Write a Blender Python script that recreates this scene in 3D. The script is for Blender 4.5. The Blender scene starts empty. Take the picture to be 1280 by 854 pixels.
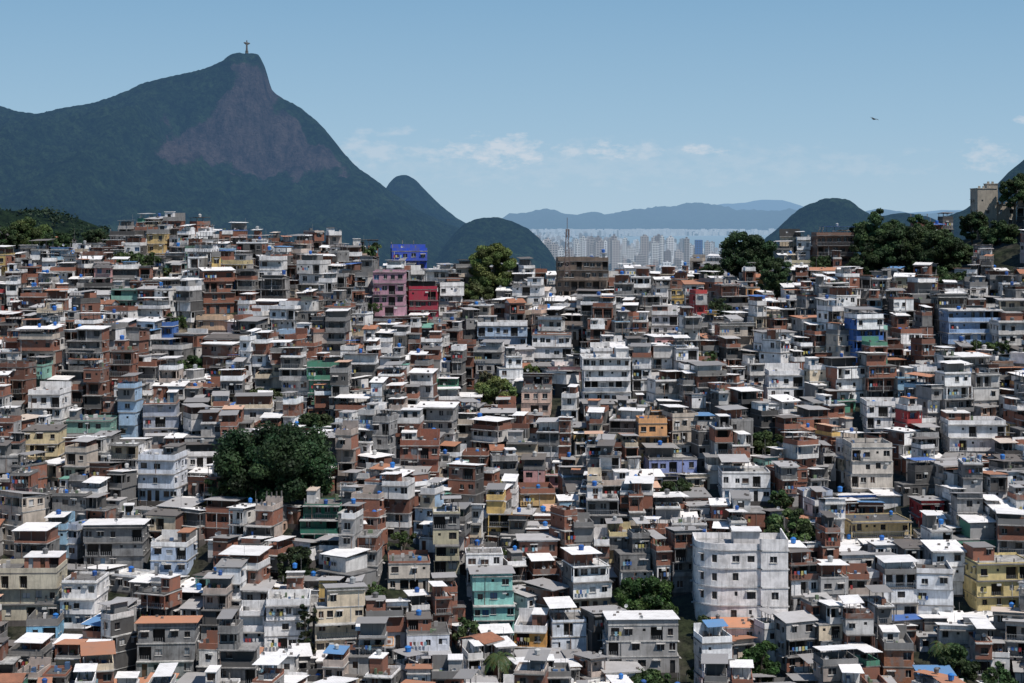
import bpy, math, random
import numpy as np
rng=random.Random(7)
nr=np.random.RandomState(11)
F=2262.0; CZ=210.0; HY=275.0
def wx(px,Y): return (px-640)/F*Y
def wz(py,Y): return CZ-(py-HY)/F*Y
SC=bpy.context.scene
def link(ob):
    SC.collection.objects.link(ob); return ob
# ---------------------------------------------------------------- noise
TAB=nr.rand(256,256)
def vnoise(x,y,s=0):
    x=np.asarray(x,float)+s*17.3; y=np.asarray(y,float)+s*31.7
    xi=np.floor(x).astype(int); yi=np.floor(y).astype(int)
    fx=x-xi; fy=y-yi; fx=fx*fx*(3-2*fx); fy=fy*fy*(3-2*fy)
    a=TAB[xi%256,yi%256]; b=TAB[(xi+1)%256,yi%256]; c=TAB[xi%256,(yi+1)%256]; d=TAB[(xi+1)%256,(yi+1)%256]
    return (a*(1-fx)+b*fx)*(1-fy)+(c*(1-fx)+d*fx)*fy
def fbm(x,y,o=5,s=0,ridge=False):
    r=0; a=.5; f=1
    for i in range(o):
        n=vnoise(x*f,y*f,s+i)
        if ridge: n=1-abs(2*n-1)
        r=r+a*n; a*=.5; f*=2.03
    return r
# ---------------------------------------------------------------- materials
def newmat(name):
    m=bpy.data.materials.new(name); m.use_nodes=True
    nt=m.node_tree; b=nt.nodes['Principled BSDF']; out=nt.nodes['Material Output']
    return m,nt,b,out
def N(nt,t,**k):
    n=nt.nodes.new(t)
    for a,v in k.items(): setattr(n,a,v)
    return n
def math_(nt,op,a,b=None,clamp=False):
    n=N(nt,'ShaderNodeMath',operation=op); n.use_clamp=clamp
    for i,v in enumerate((a,b)):
        if v is None: continue
        if isinstance(v,(int,float)): n.inputs[i].default_value=v
        else: nt.links.new(v,n.inputs[i])
    return n.outputs[0]
def mixc(nt,fac,a,b,mode='MIX'):
    n=N(nt,'ShaderNodeMix',data_type='RGBA',blend_type=mode)
    for i,v in ((0,fac),(6,a),(7,b)):
        if isinstance(v,(int,float)): n.inputs[i].default_value=v
        elif isinstance(v,tuple): n.inputs[i].default_value=(*v,1) if len(v)==3 else v
        else: nt.links.new(v,n.inputs[i])
    return n.outputs[2]
def noise_(nt,vec,scale,detail=4,rough=.6):
    n=N(nt,'ShaderNodeTexNoise'); n.inputs['Scale'].default_value=scale; n.inputs['Detail'].default_value=detail
    n.inputs['Roughness'].default_value=rough; nt.links.new(vec,n.inputs['Vector']); return n.outputs['Fac']
def ramp_(nt,v,lo,hi,a=0.,b=1.):
    n=N(nt,'ShaderNodeMapRange'); nt.links.new(v,n.inputs[0])
    for i,q in enumerate((lo,hi,a,b)): n.inputs[i+1].default_value=q
    return n.outputs[0]
def pos_(nt,scale=(1,1,1)):
    g=N(nt,'ShaderNodeNewGeometry')
    m=N(nt,'ShaderNodeMapping'); m.inputs['Scale'].default_value=scale
    nt.links.new(g.outputs['Position'],m.inputs['Vector']); return m.outputs[0],g
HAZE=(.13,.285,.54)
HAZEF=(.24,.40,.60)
def haze(nt,shader,out,L=27000.,col=HAZE):  # aerial haze painted into the material: glowing colour mixed in, growing with Y
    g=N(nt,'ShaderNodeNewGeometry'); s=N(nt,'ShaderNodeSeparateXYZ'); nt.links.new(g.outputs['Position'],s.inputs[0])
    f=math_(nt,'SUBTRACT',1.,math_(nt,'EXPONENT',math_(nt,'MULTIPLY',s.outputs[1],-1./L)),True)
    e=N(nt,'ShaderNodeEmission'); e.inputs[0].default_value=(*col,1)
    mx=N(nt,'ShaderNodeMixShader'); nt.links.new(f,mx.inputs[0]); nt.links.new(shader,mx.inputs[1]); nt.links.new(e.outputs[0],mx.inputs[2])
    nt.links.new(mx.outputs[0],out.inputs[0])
def attrmat(name,rough=.9,dirt=.5,dirtcol=(.12,.11,.1),scale=.5,streak=True,spec=.2,brick=False,panel=False):
    m,nt,b,out=newmat(name)
    at=N(nt,'ShaderNodeAttribute',attribute_name='Col'); c=at.outputs['Color']
    p,_=pos_(nt); 
    n1=noise_(nt,p,scale,5,.65); f=ramp_(nt,n1,.42,.72,0,dirt)
    c=mixc(nt,f,c,dirtcol)
    if streak:
        p2,_=pos_(nt,(2.2,2.2,.22)); n2=noise_(nt,p2,1.,4,.7); c=mixc(nt,ramp_(nt,n2,.48,.76,0,dirt),c,dirtcol)
    if brick:
        n3=noise_(nt,p,3.,3,.8)
        c=mixc(nt,ramp_(nt,n3,.35,.65,0,.55),c,(.15,.07,.05))
        n4=noise_(nt,p,.35,3,.6); c=mixc(nt,ramp_(nt,n4,.54,.62,0,.72),c,(.19,.175,.165))
    if panel:
        v=N(nt,'ShaderNodeTexWave'); v.inputs['Scale'].default_value=1.4; v.inputs['Distortion'].default_value=.4
        nt.links.new(p,v.inputs['Vector']); c=mixc(nt,ramp_(nt,v.outputs['Fac'],0,.35,.35,0),c,dirtcol)
        n3=noise_(nt,p,.9,3,.6); c=mixc(nt,ramp_(nt,n3,.62,.78,0,.45),c,(.2,.12,.08))
    nt.links.new(c,b.inputs['Base Color']); b.inputs['Roughness'].default_value=rough
    b.inputs['Specular IOR Level'].default_value=spec
    return m
M_WALL=attrmat('painted_plaster',dirt=.52)
M_BRICK=attrmat('exposed_brick',dirt=.3,brick=True)
M_CONC=attrmat('raw_concrete',dirt=.75,dirtcol=(.05,.046,.043))
M_SHEET=attrmat('roof_sheet',rough=.6,dirt=.3,streak=False,panel=True,dirtcol=(.2,.18,.16))
M_GLASS=attrmat('window_pane',rough=.25,dirt=.1,streak=False,spec=.5)
M_PLAST=attrmat('plastic',rough=.5,dirt=.2,streak=False)
M_TILE=attrmat('clay_tile',rough=.9,dirt=.5,panel=True,dirtcol=(.1,.06,.045))
HM=[M_WALL,M_BRICK,M_CONC,M_SHEET,M_GLASS,M_PLAST,M_TILE]
W_,B_,C_,S_,G_,P_,T_=range(7)
m,nt,b,out=newmat('foliage'); M_LEAF=m
at=N(nt,'ShaderNodeAttribute',attribute_name='Col'); nt.links.new(at.outputs['Color'],b.inputs['Base Color'])
b.inputs['Roughness'].default_value=.6; b.inputs['Specular IOR Level'].default_value=.2
tr=N(nt,'ShaderNodeBsdfTranslucent'); nt.links.new(at.outputs['Color'],tr.inputs[0])
mx=N(nt,'ShaderNodeMixShader'); mx.inputs[0].default_value=.25
nt.links.new(b.outputs[0],mx.inputs[1]); nt.links.new(tr.outputs[0],mx.inputs[2]); nt.links.new(mx.outputs[0],out.inputs[0])
M_BARK=attrmat('bark',dirt=.4)
def terr_mat(name,veg1,veg2,rock1,rock2,vs,slope=(.62,.5),L=27000.,bumpd=6.,hz=HAZE,attr=False):
    m,nt,b,out=newmat(name); p,g=pos_(nt)
    n=noise_(nt,p,vs,6,.7); n2=noise_(nt,p,vs*5,5,.8)
    c=mixc(nt,ramp_(nt,n,.38,.62),veg1,veg2); c=mixc(nt,ramp_(nt,n2,.38,.62,0,.9),c,tuple(v*.12 for v in veg1))
    p2,_=pos_(nt,(1,1,.10)); r=noise_(nt,p2,vs*2.5,6,.75); rc=mixc(nt,ramp_(nt,r,.38,.62),rock1,rock2)
    if attr:
        a=N(nt,'ShaderNodeAttribute',attribute_name='rock')
        v=math_(nt,'ADD',a.outputs['Fac'],math_(nt,'MULTIPLY',math_(nt,'SUBTRACT',n2,.5),1.6))
        v=math_(nt,'ADD',v,math_(nt,'MULTIPLY',math_(nt,'SUBTRACT',r,.5),1.3)); f=ramp_(nt,v,.35,.7)
    else:
        s=N(nt,'ShaderNodeSeparateXYZ'); nt.links.new(g.outputs['True Normal'],s.inputs[0])
        nz=math_(nt,'ADD',s.outputs[2],math_(nt,'MULTIPLY',math_(nt,'SUBTRACT',n,.5),.6)); f=ramp_(nt,nz,slope[0],slope[1])
    c=mixc(nt,f,c,rc)
    nt.links.new(c,b.inputs['Base Color']); b.inputs['Roughness'].default_value=1; b.inputs['Specular IOR Level'].default_value=0
    bp=N(nt,'ShaderNodeBump'); bp.inputs['Strength'].default_value=1; bp.inputs['Distance'].default_value=bumpd
    nt.links.new(n2,bp.inputs['Height']); nt.links.new(bp.outputs[0],b.inputs['Normal'])
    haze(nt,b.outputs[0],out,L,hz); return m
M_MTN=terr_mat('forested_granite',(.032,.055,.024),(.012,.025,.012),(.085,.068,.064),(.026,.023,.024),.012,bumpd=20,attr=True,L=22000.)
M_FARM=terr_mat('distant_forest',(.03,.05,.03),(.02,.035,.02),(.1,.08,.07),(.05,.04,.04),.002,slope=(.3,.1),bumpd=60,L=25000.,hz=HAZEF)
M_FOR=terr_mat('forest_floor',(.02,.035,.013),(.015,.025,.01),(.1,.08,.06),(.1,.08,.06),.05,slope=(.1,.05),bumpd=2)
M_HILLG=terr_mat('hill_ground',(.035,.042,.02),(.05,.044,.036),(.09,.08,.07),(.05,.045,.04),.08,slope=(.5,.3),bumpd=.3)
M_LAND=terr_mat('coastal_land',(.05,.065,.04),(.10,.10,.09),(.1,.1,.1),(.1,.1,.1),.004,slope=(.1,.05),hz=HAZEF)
m,nt,b,out=newmat('bay_water_surface'); b.inputs['Base Color'].default_value=(.05,.12,.16,1); b.inputs['Roughness'].default_value=.35
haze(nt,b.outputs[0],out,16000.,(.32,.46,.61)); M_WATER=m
m,nt,b,out=newmat('city_facade'); at=N(nt,'ShaderNodeAttribute',attribute_name='Col'); p,_=pos_(nt)
s=N(nt,'ShaderNodeSeparateXYZ'); nt.links.new(p,s.inputs[0])
st=math_(nt,'GREATER_THAN',math_(nt,'FRACT',math_(nt,'MULTIPLY',s.outputs[2],1/8.)),.5)
sx=math_(nt,'GREATER_THAN',math_(nt,'FRACT',math_(nt,'MULTIPLY',math_(nt,'ADD',s.outputs[0],s.outputs[1]),1/9.)),.4)
c=mixc(nt,math_(nt,'MULTIPLY',math_(nt,'MULTIPLY',st,sx),.85),at.outputs['Color'],(.04,.045,.06))
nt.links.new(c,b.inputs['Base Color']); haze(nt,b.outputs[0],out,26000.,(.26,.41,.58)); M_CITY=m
def plain(name,col,rough=.8):
    m,nt,b,out=newmat(name); p,_=pos_(nt); n=noise_(nt,p,1.5,4)
    c=mixc(nt,ramp_(nt,n,.3,.7,0,.4),col,tuple(v*.6 for v in col)); nt.links.new(c,b.inputs['Base Color']); b.inputs['Roughness'].default_value=rough; return m
M_SOAP=plain('soapstone',(.10,.105,.11)); M_STEEL=plain('galvanised_steel',(.12,.08,.07),.5); M_FEATH=plain('black_feathers',(.02,.02,.02))
# ---------------------------------------------------------------- mesh builder
def quadmesh(name,V,cols,mi,mats):
    n=len(V)//4
    me=bpy.data.meshes.new(name); me.vertices.add(4*n); me.loops.add(4*n); me.polygons.add(n)
    me.vertices.foreach_set('co',np.asarray(V,np.float32).ravel())
    me.loops.foreach_set('vertex_index',np.arange(4*n,dtype=np.int32))
    me.polygons.foreach_set('loop_start',np.arange(0,4*n,4,dtype=np.int32))
    for mt in mats: me.materials.append(mt)
    me.polygons.foreach_set('material_index',np.asarray(mi,np.int32))
    a=me.attributes.new('Col','FLOAT_COLOR','FACE')
    C=np.ones((n,4),np.float32); C[:,:3]=np.asarray(cols,np.float32); a.data.foreach_set('color',C.ravel())
    me.update(calc_edges=True)
    return me
class MB:
    def __init__(s): s.v=[];s.c=[];s.m=[]
    def q(s,a,b,c,d,col,mat): s.v+=(a,b,c,d); s.c.append(col); s.m.append(mat)
    def box(s,x0,x1,y0,y1,z0,z1,col,mat,top=None):
        a=(x0,y0,z0);b=(x1,y0,z0);c=(x1,y1,z0);d=(x0,y1,z0);e=(x0,y0,z1);f=(x1,y0,z1);g=(x1,y1,z1);h=(x0,y1,z1)
        s.v+=(a,b,f,e, b,c,g,f, c,d,h,g, d,a,e,h, e,f,g,h, d,c,b,a)
        s.c+=[col]*4+[top or col]+[col]; s.m+=[mat]*6
    def slope(s,x0,x1,y0,y1,za,zb,t,col,mat,skew=0.):
        Z=(za,za+skew,zb+skew,zb)
        P=[(x0,y0),(x1,y0),(x1,y1),(x0,y1)]
        lo=[(p[0],p[1],z) for p,z in zip(P,Z)]; hi=[(p[0],p[1],z+t) for p,z in zip(P,Z)]
        s.q(*hi,col,mat); s.q(lo[3],lo[2],lo[1],lo[0],col,mat)
        for i in range(4):
            j=(i+1)%4; s.q(lo[i],lo[j],hi[j],hi[i],col,mat)
    def cyl(s,x,y,z0,z1,r0,r1,col,mat,cap=True):
        A=[(x+r0*math.cos(i*math.pi/4),y+r0*math.sin(i*math.pi/4),z0) for i in range(8)]
        B=[(x+r1*math.cos(i*math.pi/4),y+r1*math.sin(i*math.pi/4),z1) for i in range(8)]
        for i in range(8): j=(i+1)%8; s.q(A[i],A[j],B[j],B[i],col,mat)
        if cap:
            s.q(B[0],B[1],B[2],B[3],col,mat); s.q(B[0],B[3],B[4],B[7],col,mat); s.q(B[4],B[5],B[6],B[7],col,mat)
    def wall(s,p0,p1,z0,z1,ops,col,mat):
        L=math.hypot(p1[0]-p0[0],p1[1]-p0[1]); dx=(p1[0]-p0[0])/L; dy=(p1[1]-p0[1])/L; nx,ny=dy,-dx
        def P(t,z,o=0.): return (p0[0]+dx*t+nx*o,p0[1]+dy*t+ny*o,z)
        def Q(a,b,za,zb,o,c,m): s.q(P(a,za,o),P(b,za,o),P(b,zb,o),P(a,zb,o),c,m)
        t=0
        for (a,b,h0,h1,kind,pc) in ops:
            if a>t: Q(t,a,z0,z1,0,col,mat)
            if h0>0: Q(a,b,z0,z0+h0,0,col,mat)
            if z0+h1<z1: Q(a,b,z0+h1,z1,0,col,mat)
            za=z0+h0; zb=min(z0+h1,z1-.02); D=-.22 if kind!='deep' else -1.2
            s.q(P(a,za),P(b,za),P(b,za,D),P(a,za,D),col,mat)
            s.q(P(a,zb,D),P(b,zb,D),P(b,zb),P(a,zb),col,mat)
            s.q(P(a,za),P(a,za,D),P(a,zb,D),P(a,zb),col,mat)
            s.q(P(b,za,D),P(b,za),P(b,zb),P(b,zb,D),col,mat)
            Q(a,b,za,zb,D,pc if kind!='deep' else (.03,.027,.025),G_ if kind!='deep' else C_)  # deep openings: back painted near-black for the shade inside the balcony
            if kind=='win':
                fc=(.45,.45,.43) if (a*7)%1>.5 else (.08,.06,.045)
                mm=(a+b)/2; Q(mm-.035,mm+.035,za,zb,D+.04,fc,P_)
                Q(a,b,za,za+.05,D+.05,fc,P_)
                if (a*13)%1>.5:
                    s.q(P(a-.08,za-.03,.1),P(b+.08,za-.03,.1),P(b+.08,za+.02,0),P(a-.08,za+.02,0),(.4,.39,.37),C_)
                    s.q(P(a-.08,za-.09,.1),P(b+.08,za-.09,.1),P(b+.08,za-.03,.1),P(a-.08,za-.03,.1),(.4,.39,.37),C_)
                elif (a*13)%1<.25:
                    s.q(P(a-.15,zb+.1,.5),P(b+.15,zb+.1,.5),P(b+.15,zb+.22,0),P(a-.15,zb+.22,0),(.45,.43,.41),C_)
                    s.q(P(a-.15,zb+.03,.5),P(b+.15,zb+.03,.5),P(b+.15,zb+.1,.5),P(a-.15,zb+.1,.5),(.35,.34,.33),C_)
            if kind=='deep':
                for k in range(int((b-a)/.35)): Q(a+.15+k*.35,a+.2+k*.35,za,za+.8,.0,(.3,.3,.3),P_)
            t=b
        if t<L: Q(t,L,z0,z1,0,col,mat)
    def mesh(s,name,mats=HM): return quadmesh(name,s.v,s.c,s.m,mats)
def paneCol():
    r=rng.random()
    if r<.78: g=rng.uniform(.01,.026); return (g,g,g*1.15)
    if r<.87: return (.07,.04,.03)
    if r<.93: g=rng.uniform(.3,.5); return (g,g,g)
    return rng.choice([(.2,.24,.27),(.04,.1,.2),(.16,.16,.15)])
def openings(L,hh,kind,dens):
    ops=[]; k=max(1,int(L/rng.uniform(1.4,2.2))); cw=L/k
    for i in range(k):
        if rng.random()>dens: continue
        r=rng.random(); c=(i+.5)*cw+rng.uniform(-.2,.2)
        if kind=='ground' and r<.3: w=.85; h0,h1=0,2.05; kd='door'; pc=rng.choice([(.1,.05,.03),(.4,.4,.4),(.05,.12,.2),(.03,.03,.03)])
        elif r<.17 : w=.5; h0=1.5; h1=2.0; kd='small'; pc=(.03,.03,.03)
        elif r<.40 and cw>1.6 and dens>.6: w=min(cw-.3,2.2); h0=.05;h1=2.25;kd='deep';pc=(0,0,0)
        else: w=rng.uniform(.8,1.4); h0=rng.uniform(.8,1.05); h1=h0+rng.uniform(.9,1.25); kd='win'; pc=paneCol()
        w=min(w,cw-.25); a=max(.12,c-w/2); bb=min(L-.12,a+w)
        if ops and a<ops[-1][1]+.08: continue
        if bb-a>.3: ops.append((a,bb,h0,min(h1,hh-.15),kd,pc))
    return ops
def jit(c,a=.12):
    k=1+rng.uniform(-a,a); return tuple(max(0.01,min(.85,v*k)) for v in c)
WHITE=(.81,.79,.775);OFF=(.64,.62,.595);CREAM=(.60,.50,.37);GREY=(.20,.195,.19);DGREY=(.09,.087,.085);LGREY=(.36,.35,.34)
BRK=(.28,.118,.078);BRK2=(.18,.084,.06)
COLS=[(.62,.43,.16),(.33,.46,.6),(.06,.16,.44),(.09,.27,.18),(.54,.29,.28),(.64,.33,.15),(.36,.05,.05),(.25,.47,.39),(.47,.42,.29),(.56,.38,.29),(.38,.42,.5),(.6,.49,.27),(.30,.48,.62)]
def tank(mb,x,y,z):
    if rng.random()<.45: return
    if rng.random()<.65: c=rng.choice([(.025,.12,.40),(.03,.16,.46),(.025,.08,.26)])
    else: c=rng.choice([(.3,.31,.31),(.12,.12,.12),(.45,.44,.42)])
    r=rng.uniform(.36,.54); h=r*rng.uniform(1.2,1.5)
    mb.cyl(x,y,z,z+h,r*.85,r,c,P_,False); mb.cyl(x,y,z+h,z+h+.1,r*1.06,r*1.03,c,P_,False); mb.cyl(x,y,z+h+.1,z+h+.3,r*1.03,r*.4,c,P_)
def sheetcol():
    r=rng.random()
    if r<.46: return jit((.79,.77,.75),.08)
    if r<.82: return jit((.32,.31,.305),.35)
    if r<.88: return jit((.45,.2,.11),.2)
    if r<.95: return jit((.14,.125,.115),.3)
    return rng.choice([(.62,.38,.26),(.10,.24,.44),(.13,.32,.25),(.6,.5,.42),(.05,.14,.4)])
def house(mb,w,d,n,col,mat,scol,smat,roof=None,veranda=None,pw=.8,topun=True):
    x0,x1,y0,y1=-w/2,w/2,-d/2,d/2
    mb.box(x0,x1,y0,y1,-7,0,jit((.11,.10,.095)),C_)
    z=0; slabc=jit(rng.choice([(.3,.29,.28),(.17,.165,.16),(.45,.44,.42)]))
    f0,f1,g0,g1=x0,x1,y0,y1
    for i in range(n):
        hh=rng.uniform(2.45,2.85)
        c,mt,sc,sm=col,mat,scol,smat
        if topun and i==n-1 and n>1 and rng.random()<.33:
            c,mt=rng.choice([(jit(BRK),B_),(jit(BRK),B_),(jit(GREY),C_),(jit(OFF),W_)]); sc,sm=c,mt
        elif topun and rng.random()<.18:
            c=jit(rng.choice([WHITE,GREY,LGREY,CREAM,DGREY])); mt=W_
        if i>0:
            f0=x0+rng.uniform(-.2,.35);f1=x1+rng.uniform(-.35,.2);g0=y0+rng.uniform(-.9,.6);g1=y1+rng.uniform(-.3,.1)
            if i==n-1 and rng.random()<.4 and n>1 and w>4. and topun:
                if rng.random()<.5: f0+=w*rng.uniform(.2,.45)
                else: f1-=w*rng.uniform(.2,.45)
                g0+=rng.uniform(0,1)
        ver=(rng.random()<.4 if veranda is None else veranda) and i>0
        kd='ground' if i==0 else 'up'
        zt=z+hh-.16
        vd=rng.uniform(1.,1.8)
        a0=g0+vd if ver else g0
        mb.wall((f0,a0),(f1,a0),z,zt,openings(f1-f0,hh,kd,min(1,pw+.1) if ver else pw),c,mt)
        mb.wall((f1,a0),(f1,g1),z,zt,openings(g1-a0,hh,'up',.55 if topun else pw),sc,sm)
        mb.wall((f1,g1),(f0,g1),z,zt,openings(f1-f0,hh,'up',.3),sc,sm)
        mb.wall((f0,g1),(f0,a0),z,zt,openings(g1-a0,hh,'up',.55 if topun else pw),sc,sm)
        if ver:
            ph=rng.uniform(.8,1.05)
            if rng.random()<.6:
                mb.box(f0,f1,g0,g0+.12,z+.003,z+ph,c,mt); mb.box(f0,f0+.12,g0+.123,a0-.003,z+.003,z+ph,c,mt); mb.box(f1-.12,f1,g0+.123,a0-.003,z+.003,z+ph,c,mt)
                s0=z+ph
            else:
                for k in range(int((f1-f0)/.4)): mb.box(f0+.2+k*.4,f0+.24+k*.4,g0+.05,g0+.09,z+.003,z+.9,(.25,.25,.25),P_)
                mb.box(f0+.16,f1-.16,g0+.04,g0+.1,z+.903,z+.95,(.3,.3,.3),P_); s0=z
            for xx in (f0+.003,f1-.163): mb.box(xx,xx+.16,g0+.003,g0+.16,s0+.003,zt,c,W_)
        o=rng.uniform(.03,.14); of=o if rng.random()<.45 else rng.uniform(.3,.8)
        mb.box(f0-o,f1+o,g0-of,g1+o,zt,z+hh,slabc,C_)
        if rng.random()<.3 and not ver:
            xx=rng.uniform(f0+.5,max(f0+.6,f1-1.2)); mb.box(xx,xx+.75,g0-.4,g0-.02,z+1.9,z+2.25,(.5,.5,.48),P_)
        if rng.random()<.35:
            xx=rng.uniform(f0+.2,f1-.3); mb.box(xx,xx+.09,g0-.1,g0-.01,z-.5,zt-.05,rng.choice([(.5,.5,.5),(.08,.08,.08),(.25,.17,.13)]),P_)
        if rng.random()<.2 and i>0: # laundry
            for k in range(rng.randint(2,5)):
                xx=f0+.4+k*.6+rng.uniform(0,.1)
                if xx+.5<f1: mb.q((xx,g0-.35,z+1.+rng.uniform(-.2,.2)),(xx+.4,g0-.37,z+.9),(xx+.42,g0-.35,z+1.6),(xx,g0-.35,z+1.6),jit(rng.choice([(.5,.5,.5),(.05,.12,.32),(.32,.05,.05),(.4,.35,.12),(.05,.05,.05),(.2,.35,.42)])),P_)
        z+=hh
    if roof is None:
        r=rng.random(); roof='canopy' if r<.47 else 'terrace' if r<.76 else 'sheet' if r<.98 else 'tile'
    W=f1-f0; Dp=g1-g0
    tc=jit(rng.choice([(.24,.23,.22),(.36,.35,.33),(.14,.135,.13),(.55,.54,.52)]),.25)
    if roof in('terrace','canopy'):
        ph=rng.choice([.2,.35,.8,.95,1.05]); pc,pm=(col,mat) if rng.random()<.6 else (jit(rng.choice([WHITE,GREY,BRK])),W_)
        mb.box(f0,f1,g0,g0+.13,z+.003,z+ph,pc,pm); mb.box(f0,f1,g1-.13,g1,z+.003,z+ph*rng.choice([1,1,2.2]),pc,pm)
        mb.box(f0,f0+.13,g0+.133,g1-.133,z+.003,z+ph,pc,pm); mb.box(f1-.13,f1,g0+.133,g1-.133,z+.003,z+ph,pc,pm)
        mb.q((f0+.13,g0+.13,z+.005),(f1-.13,g0+.13,z+.005),(f1-.13,g1-.13,z+.005),(f0+.13,g1-.13,z+.005),tc,C_)
        for k in range(rng.randint(2,7)):
            a=rng.uniform(f0+.3,max(f0+.4,f1-1.)); b_=rng.uniform(g0+.3,max(g0+.4,g1-1.)); e=rng.uniform(.2,.8)
            mb.box(a,a+e,b_,b_+rng.uniform(.2,.9),z+.008,z+rng.uniform(.2,1.1),jit(rng.choice([(.3,.29,.28),(.1,.1,.1),(.2,.1,.07),(.5,.48,.46),(.08,.14,.25),(.12,.16,.1)]),.3),P_)
        if roof=='canopy':
            h=rng.uniform(1.9,2.5); cx0,cx1=f0,f1; cy0,cy1=g0,g1; r=rng.random()
            if r<.3: cx0=f0+W*rng.uniform(.2,.45)
            elif r<.6: cx1=f1-W*rng.uniform(.2,.45)
            if rng.random()<.35: cy0=g0+Dp*rng.uniform(.2,.45)
            sl=rng.uniform(-.35,.5); sc_=sheetcol(); ov=rng.uniform(.05,.6)
            for xx in (cx0+.2,(cx0+cx1)/2,cx1-.32):
                mb.box(xx,xx+.09,cy0+.2,cy0+.3,z+.006,z+h,(.2,.19,.18),C_); mb.box(xx,xx+.09,cy1-.35,cy1-.25,z+.006,z+h+sl*.9,(.2,.19,.18),C_)
            mb.slope(cx0-ov,cx1+ov*rng.random(),cy0-ov,cy1+ov,z+h,z+h+sl,.06,sc_,S_,rng.uniform(-.15,.15))
            if rng.random()<.55:
                mb.box(cx0+.15,cx1-.15,cy0+(cy1-cy0)*rng.uniform(.35,.6),cy1-.4,z+.006,z+h-.2+min(0,sl),jit(rng.choice([WHITE,BRK,GREY,DGREY,BRK2])),W_)
            if rng.random()<.35: tank(mb,(cx0+cx1)/2,(cy0+cy1)/2,z+h+max(0,sl)*.6+.08)
        else:
            if rng.random()<.5 and W>3.3:
                rw=rng.uniform(1.6,W*.6); rh=rng.uniform(1.9,2.4); xs=f0+.2 if rng.random()<.5 else f1-.2-rw
                rc=jit(rng.choice([WHITE,BRK,GREY,OFF,LGREY]))
                ya=g0+Dp*.35; yb=g1-.2
                mb.wall((xs,ya),(xs+rw,ya),z+.006,z+rh,openings(rw,rh,'ground',.8),rc,W_)
                mb.wall((xs+rw,ya),(xs+rw,yb),z+.006,z+rh,[],rc,W_); mb.wall((xs,yb),(xs,ya),z+.006,z+rh,[],rc,W_); mb.wall((xs+rw,yb),(xs,yb),z+.006,z+rh,[],rc,W_)
                mb.box(xs-.12,xs+rw+.12,ya-.3,yb+.12,z+rh,z+rh+.12,sheetcol(),S_)
                if rng.random()<.5: tank(mb,xs+rw/2,(ya+yb)/2,z+rh+.15)
            for k in range(rng.choice([0,1,1,2])): tank(mb,rng.uniform(f0+.7,max(f0+.8,f1-.7)),rng.uniform(g0+.8,g1-.8),z+.01)
            if rng.random()<.3:
                for k in range(rng.randint(2,4)):
                    for yy in (g0+.02,g1-.25):
                        xx=f0+.1+k*(W-.4)/3; 
                        if xx<f1-.2: mb.box(xx,xx+.2,yy+.001,yy+.2,z+ph*2.3,z+ph*2.3+rng.uniform(.4,1.2),(.2,.19,.18),C_) if yy>0 else mb.box(xx,xx+.2,yy+.001,yy+.2,z+ph+.002,z+ph+rng.uniform(.4,1.2),(.2,.19,.18),C_)
    elif roof=='sheet':
        sl=rng.uniform(.2,.9)*rng.choice([1,-1]); ov=rng.uniform(.2,.55); sc_=sheetcol(); m0=max(0,-sl)
        mb.slope(f0-ov,f1+ov,g0-ov,g1+ov,z+.06+m0,z+.06+m0+sl,.07,sc_,S_,rng.uniform(-.08,.08))
        if sl>0: mb.box(f0,f1,g1-.12,g1,z+.003,z+.05+sl*.8,scol,smat)
        else: mb.box(f0,f1,g0,g0+.12,z+.003,z+.05+m0*.85,col,mat)
        for k in range(rng.randint(0,3)):
            a=rng.uniform(f0,f1-.5); b_=rng.uniform(g0,g1-.5); zz=z+.13+m0+sl*(b_-g0+ov)/(Dp+2*ov)
            mb.box(a,a+.45,b_,b_+.3,zz,zz+.3,jit((.2,.18,.17),.4),C_)
        if rng.random()<.25: tank(mb,rng.uniform(f0+1,f1-1),g1-1,z+abs(sl)+.15)
    elif roof=='tile':
        hh=rng.uniform(.7,1.2); ov=.35; tcx=jit((.34,.15,.09),.2); ym=(g0+g1)/2
        mb.slope(f0-ov,f1+ov,g0-ov,ym,z+.05,z+.05+hh,.08,tcx,T_); mb.slope(f0-ov,f1+ov,ym,g1+ov,z+.05+hh,z+.05,.08,tcx,T_)
        mb.q((f0,g0,z),(f0,ym,z+hh),(f0,g1,z),(f0,ym,z),col,mat); mb.q((f1,g0,z),(f1,ym,z+hh),(f1,g1,z),(f1,ym,z),col,mat)
    if rng.random()<.3:
        xx,yy=rng.uniform(f0+.3,f1-.3),g0+.2; R=.34; zz=z+1.2
        mb.box(xx-.02,xx+.02,yy+.1,yy+.14,z,zz,(.3,.3,.3),P_)
        pts=[(xx+R*math.cos(k*math.pi/4),yy-.08,zz+R*math.sin(k*math.pi/4)) for k in range(8)]; cc=(xx,yy+.08,zz)
        for k in range(0,8,2): mb.q(pts[k],pts[k+1],pts[(k+2)%8],cc,(.4,.4,.4),P_)
    if rng.random()<.3: mb.box(f1-.5,f1-.46,g1-.5,g1-.46,z,z+rng.uniform(2,4),(.2,.2,.2),P_)
    return z
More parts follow.
